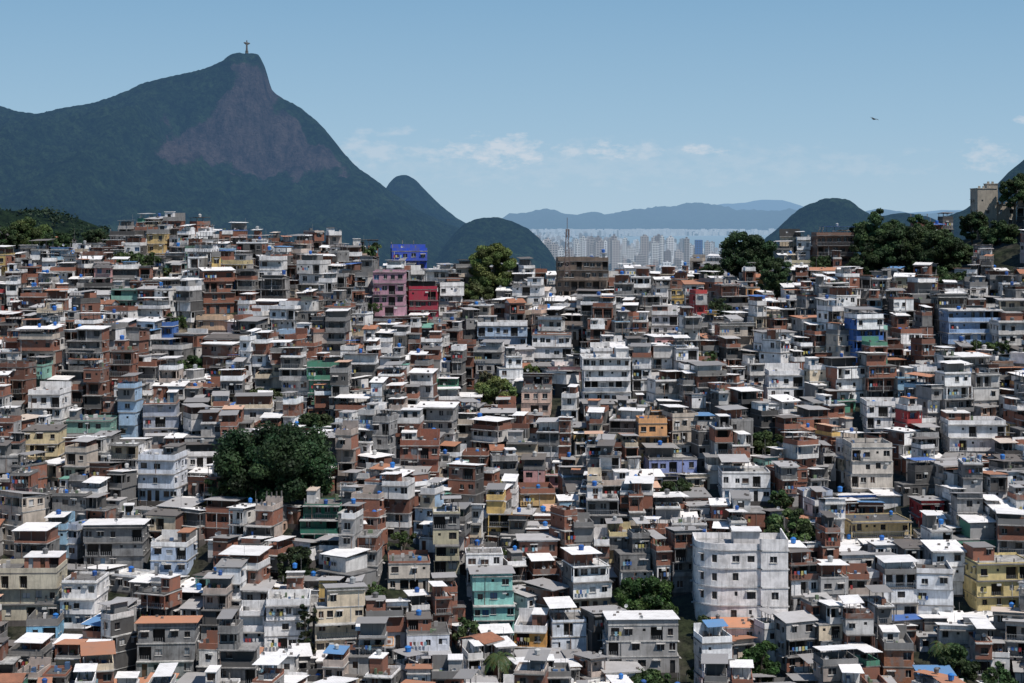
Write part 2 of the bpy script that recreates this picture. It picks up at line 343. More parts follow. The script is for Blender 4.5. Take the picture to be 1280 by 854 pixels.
# ---------------------------------------------------------------- hillside
RK=np.array([[-900,330],[0,332],[120,326],[200,312],[300,322],[400,330],[450,335],[520,345],[580,366],[700,372],[850,368],[930,352],[1000,336],[1100,322],[1180,314],[1240,290],[1290,272],[1400,262],[2300,250]],float)
RY=500.
def gz(x,y):
    x=np.asarray(x,float); y=np.asarray(y,float)
    zr=CZ-(np.interp(640+x/RY*F,RK[:,0],RK[:,1])-HY)/F*RY
    zb=132.
    t=(y-285)/(RY-285); tc=np.clip(t,0,1)
    z=zb+(zr-zb)*tc+3.2*np.sin(math.pi*tc)
    w=np.clip(tc*4,0,1)*np.clip((1-tc)*4,0,1)
    z=z+w*(fbm(x/38.,y/38.,3,3)-.44)*13
    z=z-w*4*np.exp(-((x+.12*(y-400)+8)/9.)**2)
    z=np.where(t<0,zb-np.clip(-t*40,0,14),z)
    z=np.where(y>RY+12,z-(y-RY-12)*.32,z)
    z=np.where(y>700,np.maximum(z,8)*np.clip((1500-y)/800,0,1)-4,z)
    return np.maximum(z,-4)
def gridmesh(name,xs,ys,Z,mat,smooth=True,rock=None):
    nx,ny=len(xs),len(ys); X,Y=np.meshgrid(xs,ys,indexing='ij')
    co=np.stack([X,Y,Z],-1).reshape(-1,3)
    i=np.arange(nx-1)[:,None]*ny+np.arange(ny-1)[None]; f=np.stack([i,i+ny,i+ny+1,i+1],-1).reshape(-1,4)
    me=bpy.data.meshes.new(name); me.vertices.add(len(co)); me.vertices.foreach_set('co',co.ravel().astype(np.float32))
    me.loops.add(f.size); me.loops.foreach_set('vertex_index',f.ravel().astype(np.int32))
    me.polygons.add(len(f)); me.polygons.foreach_set('loop_start',np.arange(0,f.size,4,dtype=np.int32))
    me.update(calc_edges=True)
    if smooth: me.polygons.foreach_set('use_smooth',np.ones(len(f),bool))
    if rock is not None:
        a=me.attributes.new('rock','FLOAT','POINT'); a.data.foreach_set('value',rock.ravel().astype(np.float32))
    me.materials.append(mat); return link(bpy.data.objects.new(name,me))
xs=np.concatenate([np.arange(-900,-260,20),np.arange(-260,260,2.5),np.arange(260,901,20)]); ys=np.concatenate([np.arange(-300,260,20),np.arange(260,560,2.5),np.arange(560,1520,20)])
X,Y=np.meshgrid(xs,ys,indexing='ij'); gridmesh('hillside_terrain',xs,ys,gz(X,Y)-.3,M_HILLG)
def hit(px,py,off=1.0):
    for Y in np.arange(280,RY+14,.5):
        x=wx(px,Y)
        if gz(x,Y)+off>=wz(py,Y): return x,float(Y)
    return wx(px,RY+5),RY+5.
# ---------------------------------------------------------------- landmark houses
occ=[]
def project(x,y,z): return 640+x/y*F, HY+(CZ-z)/y*F
def place(name,mb,x,y,z,rot,mats=HM):
    ob=bpy.data.objects.new(name,mb.mesh(name,mats)); ob.location=(x,y,z); ob.rotation_euler=(0,0,rot); return link(ob)
def landmark(name,px,pyt,pyb,wp,col,mat=W_,scol=None,smat=None,n=None,d=8,rot=0,roof='terrace',veranda=False,pw=.85,Y=None):
    if Y is None: x,Y=hit(px,pyb,1.0)
    else: x=wx(px,Y)
    Y2=Y+d/2
    w=wp/F*Y; top=wz(pyt,Y); g=float(min(gz(x,Y),gz(x,Y2),gz(x-w/2,Y),gz(x+w/2,Y)))
    ex=(.8 if roof=='terrace' else 2.3 if roof=='canopy' else .3)
    H=top-g-ex
    if n is None: n=max(1,round(H/2.7))
    base=top-(n*2.65+ex)
    mb=MB(); house(mb,w,d,n,col,mat,scol or col,mat if smat is None else smat,roof,veranda,pw,topun=False)
    place(name,mb,wx(px,Y2),Y2,base,rot)
    occ.append((px-wp/2,px+wp/2,pyt,pyb,Y,wx(px,Y2),w/2,d/2))
def curved_house():
    px0,px1,pt,pb=868,982,682,778
    x,Y=hit(925,pb,1.); w=(px1-px0)/F*Y; top=wz(pt,Y); S=3.15
    g=float(gz(x,Y)); n=4; base=top-1.-n*S+.2
    mb=MB(); c=(.83,.80,.78)
    pts=[]; r=5.0
    for k in range(7):
        a=math.radians(180+k*15); pts.append((-w/2+r+r*math.cos(a),-4+r*.75+r*.75*math.sin(a)))
    pts+=[(w/2-4.6,-4.0),(w/2-4.6,-4.5),(w/2,-4.5),(w/2,7),(-w/2,7)]
    m=len(pts)
    cx=sum(a[0] for a in pts)/m; cy=sum(a[1] for a in pts)/m
    def E(a,e): L2=math.hypot(a[0]-cx,a[1]-cy); return (a[0]+(a[0]-cx)/L2*e,a[1]+(a[1]-cy)/L2*e)
    for i in range(n):
        z=i*S
        for k in range(m):
            p,q_=pts[k],pts[(k+1)%m]; L=math.hypot(p[0]-q_[0],p[1]-q_[1]); ops=[]
            if L>3:
                kk=int(L/2.6)
                for j in range(kk):
                    c0=(j+.5)*L/kk+rng.uniform(-.3,.3); ww=rng.choice([.5,1.0,1.2,1.5]); h2=rng.choice([2.1,2.3])
                    if rng.random()<.85: ops.append((c0-ww/2,c0+ww/2,1.0 if ww>.6 else 1.5,h2,'win' if ww>.6 else 'small',(.03,.03,.035)))
            elif L>1 and k%2==0 and i>0: ops=[(L*.15,L*.85,.9,2.2,'win',(.03,.03,.035))]
            mb.wall(p,q_,z,z+S-.2,ops,c,W_)
            A,B=E(p,.25),E(q_,.25); za,zb=z+S-.2,z+S
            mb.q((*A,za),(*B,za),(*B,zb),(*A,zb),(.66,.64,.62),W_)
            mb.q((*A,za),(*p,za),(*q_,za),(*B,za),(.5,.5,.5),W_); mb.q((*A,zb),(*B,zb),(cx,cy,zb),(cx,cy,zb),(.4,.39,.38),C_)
            if i==n-1:
                A2,B2=E(p,-.2),E(q_,-.2); A,B=E(p,.05),E(q_,.05); zz=z+S; zh=zz+(1. if k not in(7,8,9) else 1.9)
                mb.q((*A,zz),(*B,zz),(*B,zh),(*A,zh),c,W_); mb.q((*B2,zz),(*A2,zz),(*A2,zh),(*B2,zh),c,W_); mb.q((*A,zh),(*B,zh),(*B2,zh),(*A2,zh),c,W_)
            if i==0: mb.q((*p,-8),(*q_,-8),(*q_,z),(*p,z),(.2,.19,.18),C_)
    mb.box(-1,3.5,1,5,n*S+.01,n*S+2.3,(.6,.57,.55),W_); mb.box(-1.3,3.8,.5,5.3,n*S+2.3,n*S+2.45,(.75,.73,.71),S_)
    for k in range(4): mb.box(-w/2+2+k*2.2,-w/2+2.1+k*2.2,2,2.1,n*S,n*S+2,(.3,.3,.3),P_)
    place('white_apartment_house',mb,wx(925,Y+4.5),Y+4.5,base,-.04); occ.append((px0,px1,pt,pb,Y,wx(925,Y+5),w/2,6))
curved_house()
LM=[
('blue_house',511,310,332,46,(.03,.08,.46),dict(roof='terrace')),
('pink_house',488,338,394,40,(.45,.25,.31),dict()),
('crimson_house',528,350,396,38,(.35,.03,.06),dict(roof='canopy')),
('white_villa',757,442,500,60,WHITE,dict(roof='terrace',veranda=True)),
('light_blue_house',628,404,434,62,(.42,.53,.66),dict()),
('white_house',690,416,452,50,WHITE,dict()),
('blue_framed_house',1213,384,428,70,(.28,.40,.60),dict(veranda=True)),
('teal_house',615,716,782,52,(.27,.56,.5),dict(roof='sheet')),
('green_house',404,625,672,46,(.02,.14,.095),dict(veranda=True)),
('yellow_house',1246,700,766,72,(.66,.53,.25),dict()),
('mustard_house',1092,646,682,80,(.58,.45,.24),dict(veranda=True)),
('orange_house',664,782,825,42,(.66,.33,.09),dict()),
('white_house',707,760,815,44,(.70,.74,.8),dict(roof='canopy')),
('cream_house',38,712,775,84,(.54,.49,.38),dict()),
('cream_house',57,536,576,44,(.66,.54,.33),dict(roof='sheet')),
('orange_house',668,610,640,44,(.62,.42,.2),dict()),
('purple_house',838,560,598,62,(.24,.29,.52),dict(roof='canopy')),
('white_house',930,578,625,60,WHITE,dict(roof='canopy')),
('white_house',360,748,822,56,WHITE,dict()),
('white_house',107,722,780,44,WHITE,dict()),
('pale_blue_house',218,676,715,46,(.43,.52,.66),dict()),
('white_house',1165,712,775,46,(.72,.74,.76),dict()),
('white_house',205,570,625,50,(.68,.71,.77),dict()),
('concrete_house',147,655,712,74,(.2,.2,.2),dict(mat=C_,roof='sheet')),
('beige_house',1085,555,620,52,(.6,.54,.47),dict()),
('yellow_house',200,289,322,24,(.60,.43,.19),dict(n=3)),
('white_house',830,390,422,34,WHITE,dict()),
('green_house',115,522,548,60,(.19,.34,.28),dict()),
('red_house',1157,628,650,32,(.44,.04,.04),dict(roof='sheet')),
('grey_house',800,778,840,90,(.36,.35,.34),dict(roof='sheet',d=10)),
('concrete_house',210,782,850,70,(.24,.24,.24),dict(mat=C_,roof='sheet')),
('light_blue_house',58,776,806,40,(.2,.44,.63),dict()),
('brick_house',1120,808,850,40,(.36,.16,.09),dict(mat=B_)),
('white_house',1215,528,570,70,WHITE,dict()),
('grey_blue_house',203,500,548,42,(.36,.39,.46),dict()),
('brick_house',525,552,592,48,(.29,.11,.075),dict(mat=B_)),
('white_house',1258,400,436,36,OFF,dict()),
('orange_house',270,395,414,40,(.6,.43,.29),dict()),
('beige_house',510,698,730,52,(.6,.53,.45),dict()),
('white_house',533,788,830,56,(.68,.71,.78),dict()),
('white_house',62,488,524,44,WHITE,dict()),
('white_house',253,555,590,50,WHITE,dict(roof='canopy')),
('white_house',980,465,500,46,WHITE,dict()),
('salmon_house',670,486,520,36,(.64,.45,.36),dict()),
('white_house',1100,500,540,44,WHITE,dict()),
]
for nm,px,pt,pb,wp,c,k in LM: landmark(nm,px,pt,pb,wp,c,rot=rng.uniform(-.12,.12),**k)
landmark('brown_apartment_block',727,322,368,64,(.19,.145,.115),mat=C_,d=10,rot=0,roof='terrace',Y=490)
landmark('brick_apartment_block',1041,284,318,48,(.2,.13,.1),mat=B_,d=9,roof='canopy',Y=495,veranda=True)
mb=MB(); Yc=500; cc=(.36,.32,.26)
for (a,b_,top,dd,yo) in ((1222,1246,236,8,0),(1247,1272,256,9,1.5),(1238,1252,230,3,4)):
    X0=wx(a,Yc)-wx(1245,Yc); X1=wx(b_,Yc)-wx(1245,Yc); zt=wz(top,Yc)-200; z=-6
    mb.box(X0,X1,yo,yo+dd,-8,-6.003,cc,C_)
    while z<zt-.5:
        z2=min(z+2.8,zt); hh=z2-z
        for (p,q_) in (((X0,yo),(X1,yo)),((X1,yo),(X1,yo+dd)),((X1,yo+dd),(X0,yo+dd)),((X0,yo+dd),(X0,yo))):
            L=math.hypot(p[0]-q_[0],p[1]-q_[1]); mb.wall(p,q_,z,z2-.003,openings(L,hh,'up',.55) if hh>2.5 else [],cc,W_)
        z=z2
    mb.box(X0-.15,X1+.15,yo-.15,yo+dd+.15,zt,zt+.2,(.4,.37,.32),C_)
    for k in range(int((X1-X0)/1.2)): mb.box(X0+.2+k*1.2,X0+.8+k*1.2,yo,yo+.3,zt+.2,zt+.75,cc,C_)
place('concrete_tower_house',mb,wx(1245,Yc),Yc,200,0); occ.append((1220,1274,230,275,Yc,wx(1246,Yc),6,5))
# ---------------------------------------------------------------- trees
def rings(path,rad,col,k=7):
    V=[]; P=[np.array(p,float) for p in path]; R=[]
    for i,p in enumerate(P):
        d=P[min(i+1,len(P)-1)]-P[max(i-1,0)]; d/=np.linalg.norm(d); a=np.cross(d,[.3,1,.1]); a/=np.linalg.norm(a); b=np.cross(d,a)
        R.append([p+rad[i]*(math.cos(t)*a+math.sin(t)*b) for t in np.arange(k)*2*math.pi/k])
    for i in range(len(P)-1):
        for j in range(k): V+=[R[i][j],R[i][(j+1)%k],R[i+1][(j+1)%k],R[i+1][j]]
    return V
def leafquads(cen,rad,n,size,flat=.75):
    p=nr.normal(size=(n,3)); p/=np.linalg.norm(p,axis=1)[:,None]; p*=(nr.rand(n,1)**.45)*rad; p[:,2]*=flat; nrm=p/rad+nr.normal(size=(n,3))*.6+[0,0,.35]
    nrm/=np.linalg.norm(nrm,axis=1)[:,None]; a=np.cross(nrm,nr.normal(size=(n,3))); a/=np.linalg.norm(a,axis=1)[:,None]; b=np.cross(nrm,a)
    s=size*(.6+.8*nr.rand(n,1)); c=p+cen
    return np.stack([c-a*s-b*s*.5,c+a*s*.2-b*s*.6,c+a*s+b*s*.5,c-a*s*.2+b*s*.6],1).reshape(-1,3)
def treemesh(name,R,H,col,size=.3,dens=1.,lean=0.):
    V=[];C=[];M=[]; th=max(2.,H*.35)
    top=np.array([lean,0,th]); bark=(.1,.08,.06)
    v=rings([(0,0,-3),(0,0,th*.4),tuple(top)],[R*.09,R*.07,R*.06],bark); V+=v; C+=[bark]*(len(v)//4); M+=[1]*(len(v)//4)
    ncl=int(34*max(1,R/4)*dens)
    cl=[]
    for i in range(ncl):
        a=rng.uniform(0,2*math.pi); r=R*.9*rng.random()**.55; hfr=rng.random()
        prof=math.sqrt(max(.02,1-(r/R)**2))
        z=th+H*.45+ (hfr*2-1)*H*.42*prof
        cr=R*rng.uniform(.14,.29)
        cl.append((r*math.cos(a),r*math.sin(a),z,cr))
    for i in range(8):
        c=cl[i*len(cl)//8]; mid=(c[0]*.45+lean,c[1]*.45,th+(c[2]-th)*.6)
        v=rings([tuple(top-[0,0,.2]),mid,c[:3]],[R*.045,R*.03,R*.012],bark,5); V+=v; C+=[bark]*(len(v)//4); M+=[1]*(len(v)//4)
    A=[np.array(V).reshape(-1,3)]
    for (x,y,z,cr) in cl:
        n=int(110*(cr/size/3.)**2*dens)+14; n=min(n,500)
        q=leafquads(np.array([x+lean,y,z]),cr,n,size); A.append(q); k=rng.uniform(.5,1.8); t=rng.uniform(-.12,.2)
        base=np.array([col[0]*k*(1+t),col[1]*k,col[2]*k])[None]*(.6+.8*nr.rand(n,1)); C+=list(base); M+=[0]*n
    return quadmesh(name,np.concatenate(A),np.array(C,dtype=np.float32),M,[M_LEAF,M_BARK]),th
GR=(.035,.065,.02)
def tree(name,px,pyt,pyb,wp,col=GR,Y=None,dens=1.25,size=None,lower=.3):
    if Y is None: x,Y=hit(px,pyb,0.5); 
    x=wx(px,Y); R=wp/F*Y/2; H=(pyb-pyt)/F*Y; th=max(2.,H*.35)
    zb=wz(pyb,Y)-th
    me,_=treemesh(name,R,H*1.08,col,size or max(.2,.20+R*.01),dens)
    ob=bpy.data.objects.new(name,me); ob.location=(x,Y,zb); ob.rotation_euler=(0,0,rng.uniform(-.3,.3)); link(ob)
    occ.append((px-wp*.42,px+wp*.42,pyt,pyb-(pyb-pyt)*lower,Y,x,R*.6,R*.6))
tree('mango_tree',345,530,632,144,(.020,.042,.017),dens=1.25,lower=.05)
tree('almond_tree',615,303,375,60,(.085,.115,.035),dens=1.7)
tree('shrub',597,352,385,40,(.06,.08,.03))
tree('round_tree',38,273,312,54,(.06,.09,.03),dens=1.5)
tree('leafy_tree',935,290,350,66,(.028,.052,.022),dens=1.7); tree('leafy_tree',970,323,376,46,(.035,.06,.025),dens=1.5)
for (a,t,b_,w,Yt,k) in [(1095,258,345,62,494,1.2),(1128,280,350,66,489,.8),(1168,286,352,70,486,1.),(1080,300,352,44,485,.9),(1148,268,330,40,497,1.1),(1200,300,352,44,488,1.1),(1250,275,312,50,490,1.3),(1268,216,262,38,496,1.2),(1272,315,350,34,480,1.3),(1195,338,366,42,470,1.5),(1215,262,300,36,497,.9),(1025,318,350,34,492,1.),(890,330,356,30,494,1.),(75,288,315,34,500,1.1),(10,285,312,34,500,.9)]:
    tree('leafy_tree',a,t,b_,w,(.032*k,.056*k,.022*k),Y=Yt,dens=1.6)
tree('leafy_tree',990,630,706,70,(.05,.085,.03)); tree('leafy_tree',806,722,775,82,(.035,.07,.02)); tree('leafy_tree',950,802,856,64,(.035,.07,.02))
tree('shrub',1195,806,856,56,(.04,.065,.025)); tree('shrub',241,443,472,38,(.05,.085,.03)); tree('shrub',622,470,516,54,(.09,.12,.04)); tree('shrub',664,456,478,26,(.07,.10,.03))
tree('shrub',960,538,578,44,(.035,.055,.02)); tree('leafy_tree',372,680,735,50,(.025,.04,.018)); tree('shrub',818,838,870,60,(.04,.07,.025)); tree('shrub',1250,828,870,44,(.04,.07,.025))
tree('shrub',335,486,505,44,(.05,.07,.03)); tree('shrub',385,745,830,26,(.025,.035,.016)); tree('shrub',605,462,500,28,(.09,.09,.05)); tree('shrub',975,612,650,32,(.04,.07,.025))
tree('shrub',900,372,400,30,(.035,.055,.025)); tree('shrub',120,285,308,32,(.03,.05,.022)); tree('shrub',470,725,752,26,(.05,.08,.03)); tree('shrub',845,600,622,44,(.03,.05,.02)); tree('shrub',740,470,486,20,(.06,.09,.03)); tree('shrub',395,515,540,44,(.03,.05,.02)); tree('shrub',880,770,790,30,(.04,.06,.025))
def palm(px,pyt,pyb):
    x,Y=hit(px,pyb,.5); x=wx(px,Y); H=(pyb-pyt)/F*Y; V=rings([(0,0,-3),(.2,0,H*.5),(.1,0,H*.85)],[.2,.15,.12],(0,0,0)); C=[(.12,.1,.08)]*(len(V)//4); M=[1]*len(C)
    for k in range(16):
        a=k*2*math.pi/16+rng.uniform(-.2,.2); e=rng.uniform(.1,1.1); Lf=rng.uniform(2.2,3.)
        P=[]
        for s in range(9):
            t=s/8; P.append(np.array([math.cos(a)*Lf*t,math.sin(a)*Lf*t,H*.85+Lf*(e*t-1.25*t*t)]))
        side=np.array([-math.sin(a),math.cos(a),0])
        for s in range(8):
            w=.55*math.sin(math.pi*(s+.8)/9.5)
            for sg in (1,-1):
                for h in (0,.5):
                    p=P[s]*(1-h)+P[s+1]*h; q=P[s]*(1-h-.35)+P[s+1]*(h+.35)
                    o=side*sg*w+np.array([0,0,-w*.5])+(P[s+1]-P[s])*.6
                    V+=[p,q,q+o*.95,p+o]; C.append((.06*rng.uniform(.6,1.4),.09,.03)); M.append(0)
    me=quadmesh('palm_tree',np.array(V),C,M,[M_LEAF,M_BARK]); ob=bpy.data.objects.new('palm_tree',me); ob.location=(x,Y,wz(pyb,Y)); link(ob)
    occ.append((px-14,px+14,pyt,pyb-6,Y,x,1.5,1.5))
palm(624,812,866); palm(1180,800,850)
# ---------------------------------------------------------------- random houses
cnt=0
y=274.
row=0
smesh=[treemesh('shrub',rng.uniform(1.2,2),rng.uniform(1.6,2.6),(.045,.07,.025),.2,.6)[0] for _ in range(5)]
def style():
    r=rng.random()
    if r<.37: return jit(rng.choice([WHITE,WHITE,OFF])),W_,'white_house'
    if r<.53: return jit(rng.choice([GREY,DGREY,LGREY]),.2),C_,'concrete_house'
    if r<.60: return jit(rng.choice([LGREY,GREY]),.2),W_,'grey_house'
    if r<.80: return jit(rng.choice([BRK,BRK,BRK2]),.2),B_,'brick_house'
    if r<.89: return jit(rng.choice([CREAM,(.54,.46,.38),(.46,.38,.33)])),W_,'beige_house'
    return jit(rng.choice(COLS)),W_,'painted_house'
while y<RY+16:
    half=640/F*y*1.06+10; x=-half-rng.uniform(0,5)
    dep0=rng.uniform(4.7,6.1)
    while x<half:
        w=rng.choice([2.8,3.3,3.8,4.4,5.,5.6,6.4,7.6])*rng.uniform(.92,1.08)
        cx=x+w/2; x+=w+rng.choice([.02,.05,.1,.3,.9,1.4])*rng.random()
        cy=y+3.5*(float(vnoise(cx/22.,y/30.,5))-.5)*2+rng.uniform(-1.3,1.3)
        if cy>RY+14: continue
        d=dep0*rng.uniform(.85,1.1)
        px,_=project(cx,cy,CZ)
        if (1060<px<1290 and cy>455 and rng.random()<.3): continue
        r=rng.random(); n=1 if r<.16 else 2 if r<.50 else 3 if r<.84 else 4
        if cy>RY-12: n=min(n,rng.choice([1,2,2,3]))
        if float(vnoise(cx/15.,cy/15.,9))>.78: n=min(5,n+1)
        if cy>RY-22: n=min(n,3)
        g=float(gz(cx,cy-d*.3)); base=g+rng.uniform(-.6,1.)
        ok=True
        for o in occ:
            if abs(o[5]-cx)<o[6]+w/2-.5 and abs(o[4]+o[7]-cy)<o[7]+d/2-.9: ok=False;break
        low=False
        if ok:
            while n>0:
                bad=False; zt=base+n*2.7+(.5 if low else 1.9); yf=cy-d/2
                p0=640+(cx-w/2-.3)/yf*F; p1=640+(cx+w/2+.3)/yf*F; pt=HY+(CZ-zt)/yf*F
                for o in occ:
                    if cy<o[4]+1 and p1>o[0]+3 and p0<o[1]-3 and pt<o[3]-6: bad=True;break
                if not bad: break
                low=True
                if n==1 and base>g-1.2: base-=1.; continue
                n-=1
            if n==0: ok=False
        if not ok: continue
        if rng.random()<.03:
            ob=bpy.data.objects.new('shrub',rng.choice(smesh)); ob.location=(cx,cy,g-.3); ob.rotation_euler=(0,0,rng.uniform(0,6)); sc=rng.uniform(1,2.3); ob.scale=(sc,sc,sc); link(ob); continue
        c,mt,nm=style()
        if rng.random()<.5: sc_,sm=c,mt
        else: sc_,sm=rng.choice([(jit(BRK2,.2),B_),(jit(BRK,.2),B_),(jit(GREY,.2),C_),(jit(DGREY,.2),C_),(jit(LGREY),C_)])
        mb=MB(); house(mb,w,d,n,c,mt,sc_,sm,roof='sheet' if low else None)
        rot=(float(vnoise(cx/40.,cy/40.,12))-.5)*.9+rng.gauss(0,.1)
        if rng.random()<.08: rot+=rng.choice([-.5,.5])
        place(nm,mb,cx,cy,base+cnt*1e-6,rot); cnt+=1
    y+=dep0*rng.uniform(.96,1.04)+.2; row+=1
print('houses',cnt,'rows',row)
# ---------------------------------------------------------------- mast
Ym=487; xm=wx(709,Ym); z0=wz(345,Ym); Hm=wz(272,Ym)-z0
me_v=[]
def strut(a,b,r): 
    me_v.extend(rings([a,b],[r,r],None,4))
for s in range(10):
    za=Hm*.8*s/10; zb=Hm*.8*(s+1)/10; wa=.75*(1-.6*s/10); wb=.75*(1-.6*(s+1)/10)
    c4=[(1,1),(-1,1),(-1,-1),(1,-1)]
    for k in range(4):
        a=c4[k]; b_=c4[(k+1)%4]
        strut((a[0]*wa,a[1]*wa,za),(a[0]*wb,a[1]*wb,zb),.08); strut((a[0]*wa,a[1]*wa,za),(b_[0]*wb,b_[1]*wb,zb),.045); strut((a[0]*wb,a[1]*wb,zb),(b_[0]*wb,b_[1]*wb,zb),.045)
strut((0,0,Hm*.78),(0,0,Hm),.08)
for a in (0,2,4): strut((.5*math.cos(a),.5*math.sin(a),Hm*.66),(.5*math.cos(a),.5*math.sin(a),Hm*.8),.12)
me=quadmesh('radio_mast',np.array(me_v),[(.1,.1,.1)]*(len(me_v)//4),[0]*(len(me_v)//4),[M_STEEL]); ob=link(bpy.data.objects.new('radio_mast',me)); ob.location=(xm,Ym,z0)
# ---------------------------------------------------------------- far terrain
RP=[(192,172),(212,150),(240,160),(268,142),(286,100),(294,76),(320,71),(334,92),(343,120),(372,146),(400,174),(440,216),(400,212),(375,226),(345,212),(300,222),(260,204),(225,206)]
def inpoly(px,py,poly):
    r=np.zeros(px.shape,bool); n=len(poly)
    for i in range(n):
        (x1,y1),(x2,y2)=poly[i],poly[(i+1)%n]
        c=((y1>py)!=(y2>py))&(px<(x2-x1)*(py-y1)/((y2-y1) or 1e-9)+x1); r^=c
    return r
def mountain(name,prof,Y0,front,back,base,amp,ns,cx,cyy,mat,p=1.5,cliff=None,seed=0,rough=3.,pb=1.4,fine=5.,taper=None):
    prof=np.array(prof,float); X0=wx(prof[0,0],Y0); X1=wx(prof[-1,0],Y0)
    xs=np.arange(X0,X1+cx,cx); ys=np.concatenate([np.arange(Y0-front,Y0,cyy),np.arange(Y0,Y0+back+cyy*2,cyy*2)])
    pz=wz(np.interp(640+xs/Y0*F,prof[:,0],prof[:,1]),Y0)
    k=np.array([.25,.5,.25]); pz2=np.convolve(np.pad(pz,1,'edge'),k,'valid')
    pz2+= (fbm(xs/ (cx*6),xs*0,4,seed+2)-.47)*rough*2
    X,Y=np.meshgrid(xs,ys,indexing='ij'); P=pz2[:,None]
    t=np.clip((Y0-Y)/front,0,1); tb=np.clip((Y-Y0)/back,0,1)
    f=(1-t)**p*(1-tb)**pb
    if cliff is not None:
        pxs=640+xs/Y0*F; cl=np.interp(pxs,cliff[0],cliff[1])[:,None]; 
        dist=(Y0-Y)+0*X; wob=60*(fbm(X/120.,Y*0,3,5)-.45)
        s=np.clip((dist+wob)/cliff[2],0,1); s=np.where(Y>=Y0,0,s); s=s*s*(3-2*s)
        f=np.where(Y<Y0,(1-cl*s)*(1-t)**(p*.8),f)
    g=np.clip(t*5,0,1)*(1-t)**.5+np.clip(tb*6,0,1)*(1-tb)
    if taper is not None: g=g*np.clip((P-base)/taper,.12,1)**1.3
    wxn=(fbm(X/ns,Y/ns,3,seed+20)-.45)*ns*.6
    nz=(fbm((X+wxn)/ns,Y/(ns*2.2),6,seed,True)-.55)*amp*g+(fbm(X/(ns*.12),Y/(ns*.2),4,seed+4)-.47)*amp*.15*np.clip(t*20,0,1)*(g>0)*(np.clip((P-base)/taper,.25,1) if taper else 1)
    rock=None; fn=np.clip((t+tb)*20,.25,1)
    Z=base+(P-base)*f+nz
    if cliff is not None:
        ppx=640+X/Y*F+ (fbm(X/90,Z/90,4,40)-.47)*50; ppy=HY+(CZ-Z)/Y*F+(fbm(X/70,Z/90,4,50)-.47)*60
        rock=inpoly(ppx,ppy,RP).astype(float)*(Y<=Y0+1)
        Z=Z+rock*(fbm(X/45.,Z/400.,4,60)-.47)*34
        for _ in range(3):
            k3=rock.copy(); k3[1:-1]=(rock[2:]+rock[:-2]+rock[1:-1])/3; rock=k3
    if rock is not None: fn=fn*(1-.7*rock)
    Z=Z+(nr.rand(*X.shape)-.5)*fine*fn
    Z=np.where((t>=1)|(tb>=1),base-20,Z)
    return gridmesh(name,xs,ys,Z,mat,rock=rock if rock is not None else X*0-1)
prof=[(-420,290),(-250,200),(-120,150),(-50,128),(0,132),(18,139),(45,143),(75,136),(120,128),(160,113),(180,104),(215,95),(250,88),(278,77),(288,69),(294,67),(318,66.5),(325,69),(329,80),(334,96),(337,108),(341,116),(350,122),(375,134),(395,150),(410,166),(430,192),(445,208),(465,222),(490,240),(520,262),(560,280),(600,296),(640,306),(680,322),(710,345),(760,370)]
mountain('corcovado_mountain',prof,5500,2300,1200,20,340,420,7,12,M_MTN,p=1.35,cliff=([100,195,235,300,340,400,450,520],[0,.10,.36,.52,.5,.38,.08,0],230),seed=1,rough=2.5,fine=11,taper=480)
mountain('forested_hill',[(440,300),(465,262),(480,240),(488,226),(497,219),(506,218),(518,223),(532,238),(550,256),(570,272),(590,284),(640,320)],6600,500,700,20,60,160,9,12,M_MTN,p=.8,seed=3,fine=9)
mountain('forested_hill',[(540,330),(560,300),(580,280),(597,273),(618,271),(640,276),(660,286),(675,299),(688,314),(697,330),(712,350)],4600,700,600,20,70,200,6,8,M_MTN,p=1.0,seed=4,fine=8)
mountain('forested_hill',[(930,335),(955,300),(972,286),(988,270),(1008,256),(1028,249),(1045,248),(1062,250),(1078,262),(1095,272),(1130,266),(1165,272),(1200,290),(1240,310)],4300,700,600,20,70,200,6,8,M_MTN,p=.9,seed=5,fine=8)
mountain('forested_hill',[(1100,330),(1150,290),(1185,270),(1210,260),(1235,240),(1258,218),(1280,200),(1320,165),(1400,120),(1550,110),(1700,200)],3400,900,600,20,100,200,6,9,M_MTN,p=1.0,seed=6,fine=7)
mountain('distant_hills',[(560,300),(620,285),(640,274),(665,270),(690,267),(720,271),(745,267),(758,271),(775,263),(800,266),(822,259),(838,260),(856,253),(880,257),(905,258),(930,264),(960,267),(990,270),(1050,266),(1100,262),(1150,268),(1240,263),(1400,275),(1600,300)],30000,4500,4000,0,420,1500,60,110,M_FARM,p=1.0,seed=7,rough=45,fine=30)
mountain('distant_hills',[(780,285),(860,266),(900,255),(930,253),(955,248),(985,253),(1010,262),(1080,270),(1200,262),(1300,270),(1500,300)],52000,5000,4000,0,200,2500,120,200,M_FARM,p=1.0,seed=8,rough=60,fine=20)
mountain('wooded_hill',[(-260,262),(-120,252),(0,263),(50,265),(90,271),(120,282),(150,300),(200,330)],820,220,160,60,14,60,3,3,M_FOR,p=.8,seed=9,rough=1,fine=1)
A=[];C=[]
for i in range(420):
    px=rng.uniform(-60,160); Yf=rng.uniform(700,830); t=(820-Yf)/220
    pp=np.interp(px,[-260,-120,0,50,90,120,150,200],[262,252,263,265,271,282,300,330]); 
    top=60+(wz(pp,820)-60)*(1-max(0,t))**.8
    n=120; q=leafquads(np.array([wx(px,820),Yf,top-2+rng.uniform(-2,1.5)]),rng.uniform(3,5.5),n,.6); A.append(q)
    k=rng.uniform(.4,1.4); C+=[(.022*k,.042*k,.022*k)]*n
me=quadmesh('forest',np.concatenate(A),C,[0]*len(C),[M_LEAF]); link(bpy.data.objects.new('forest',me))
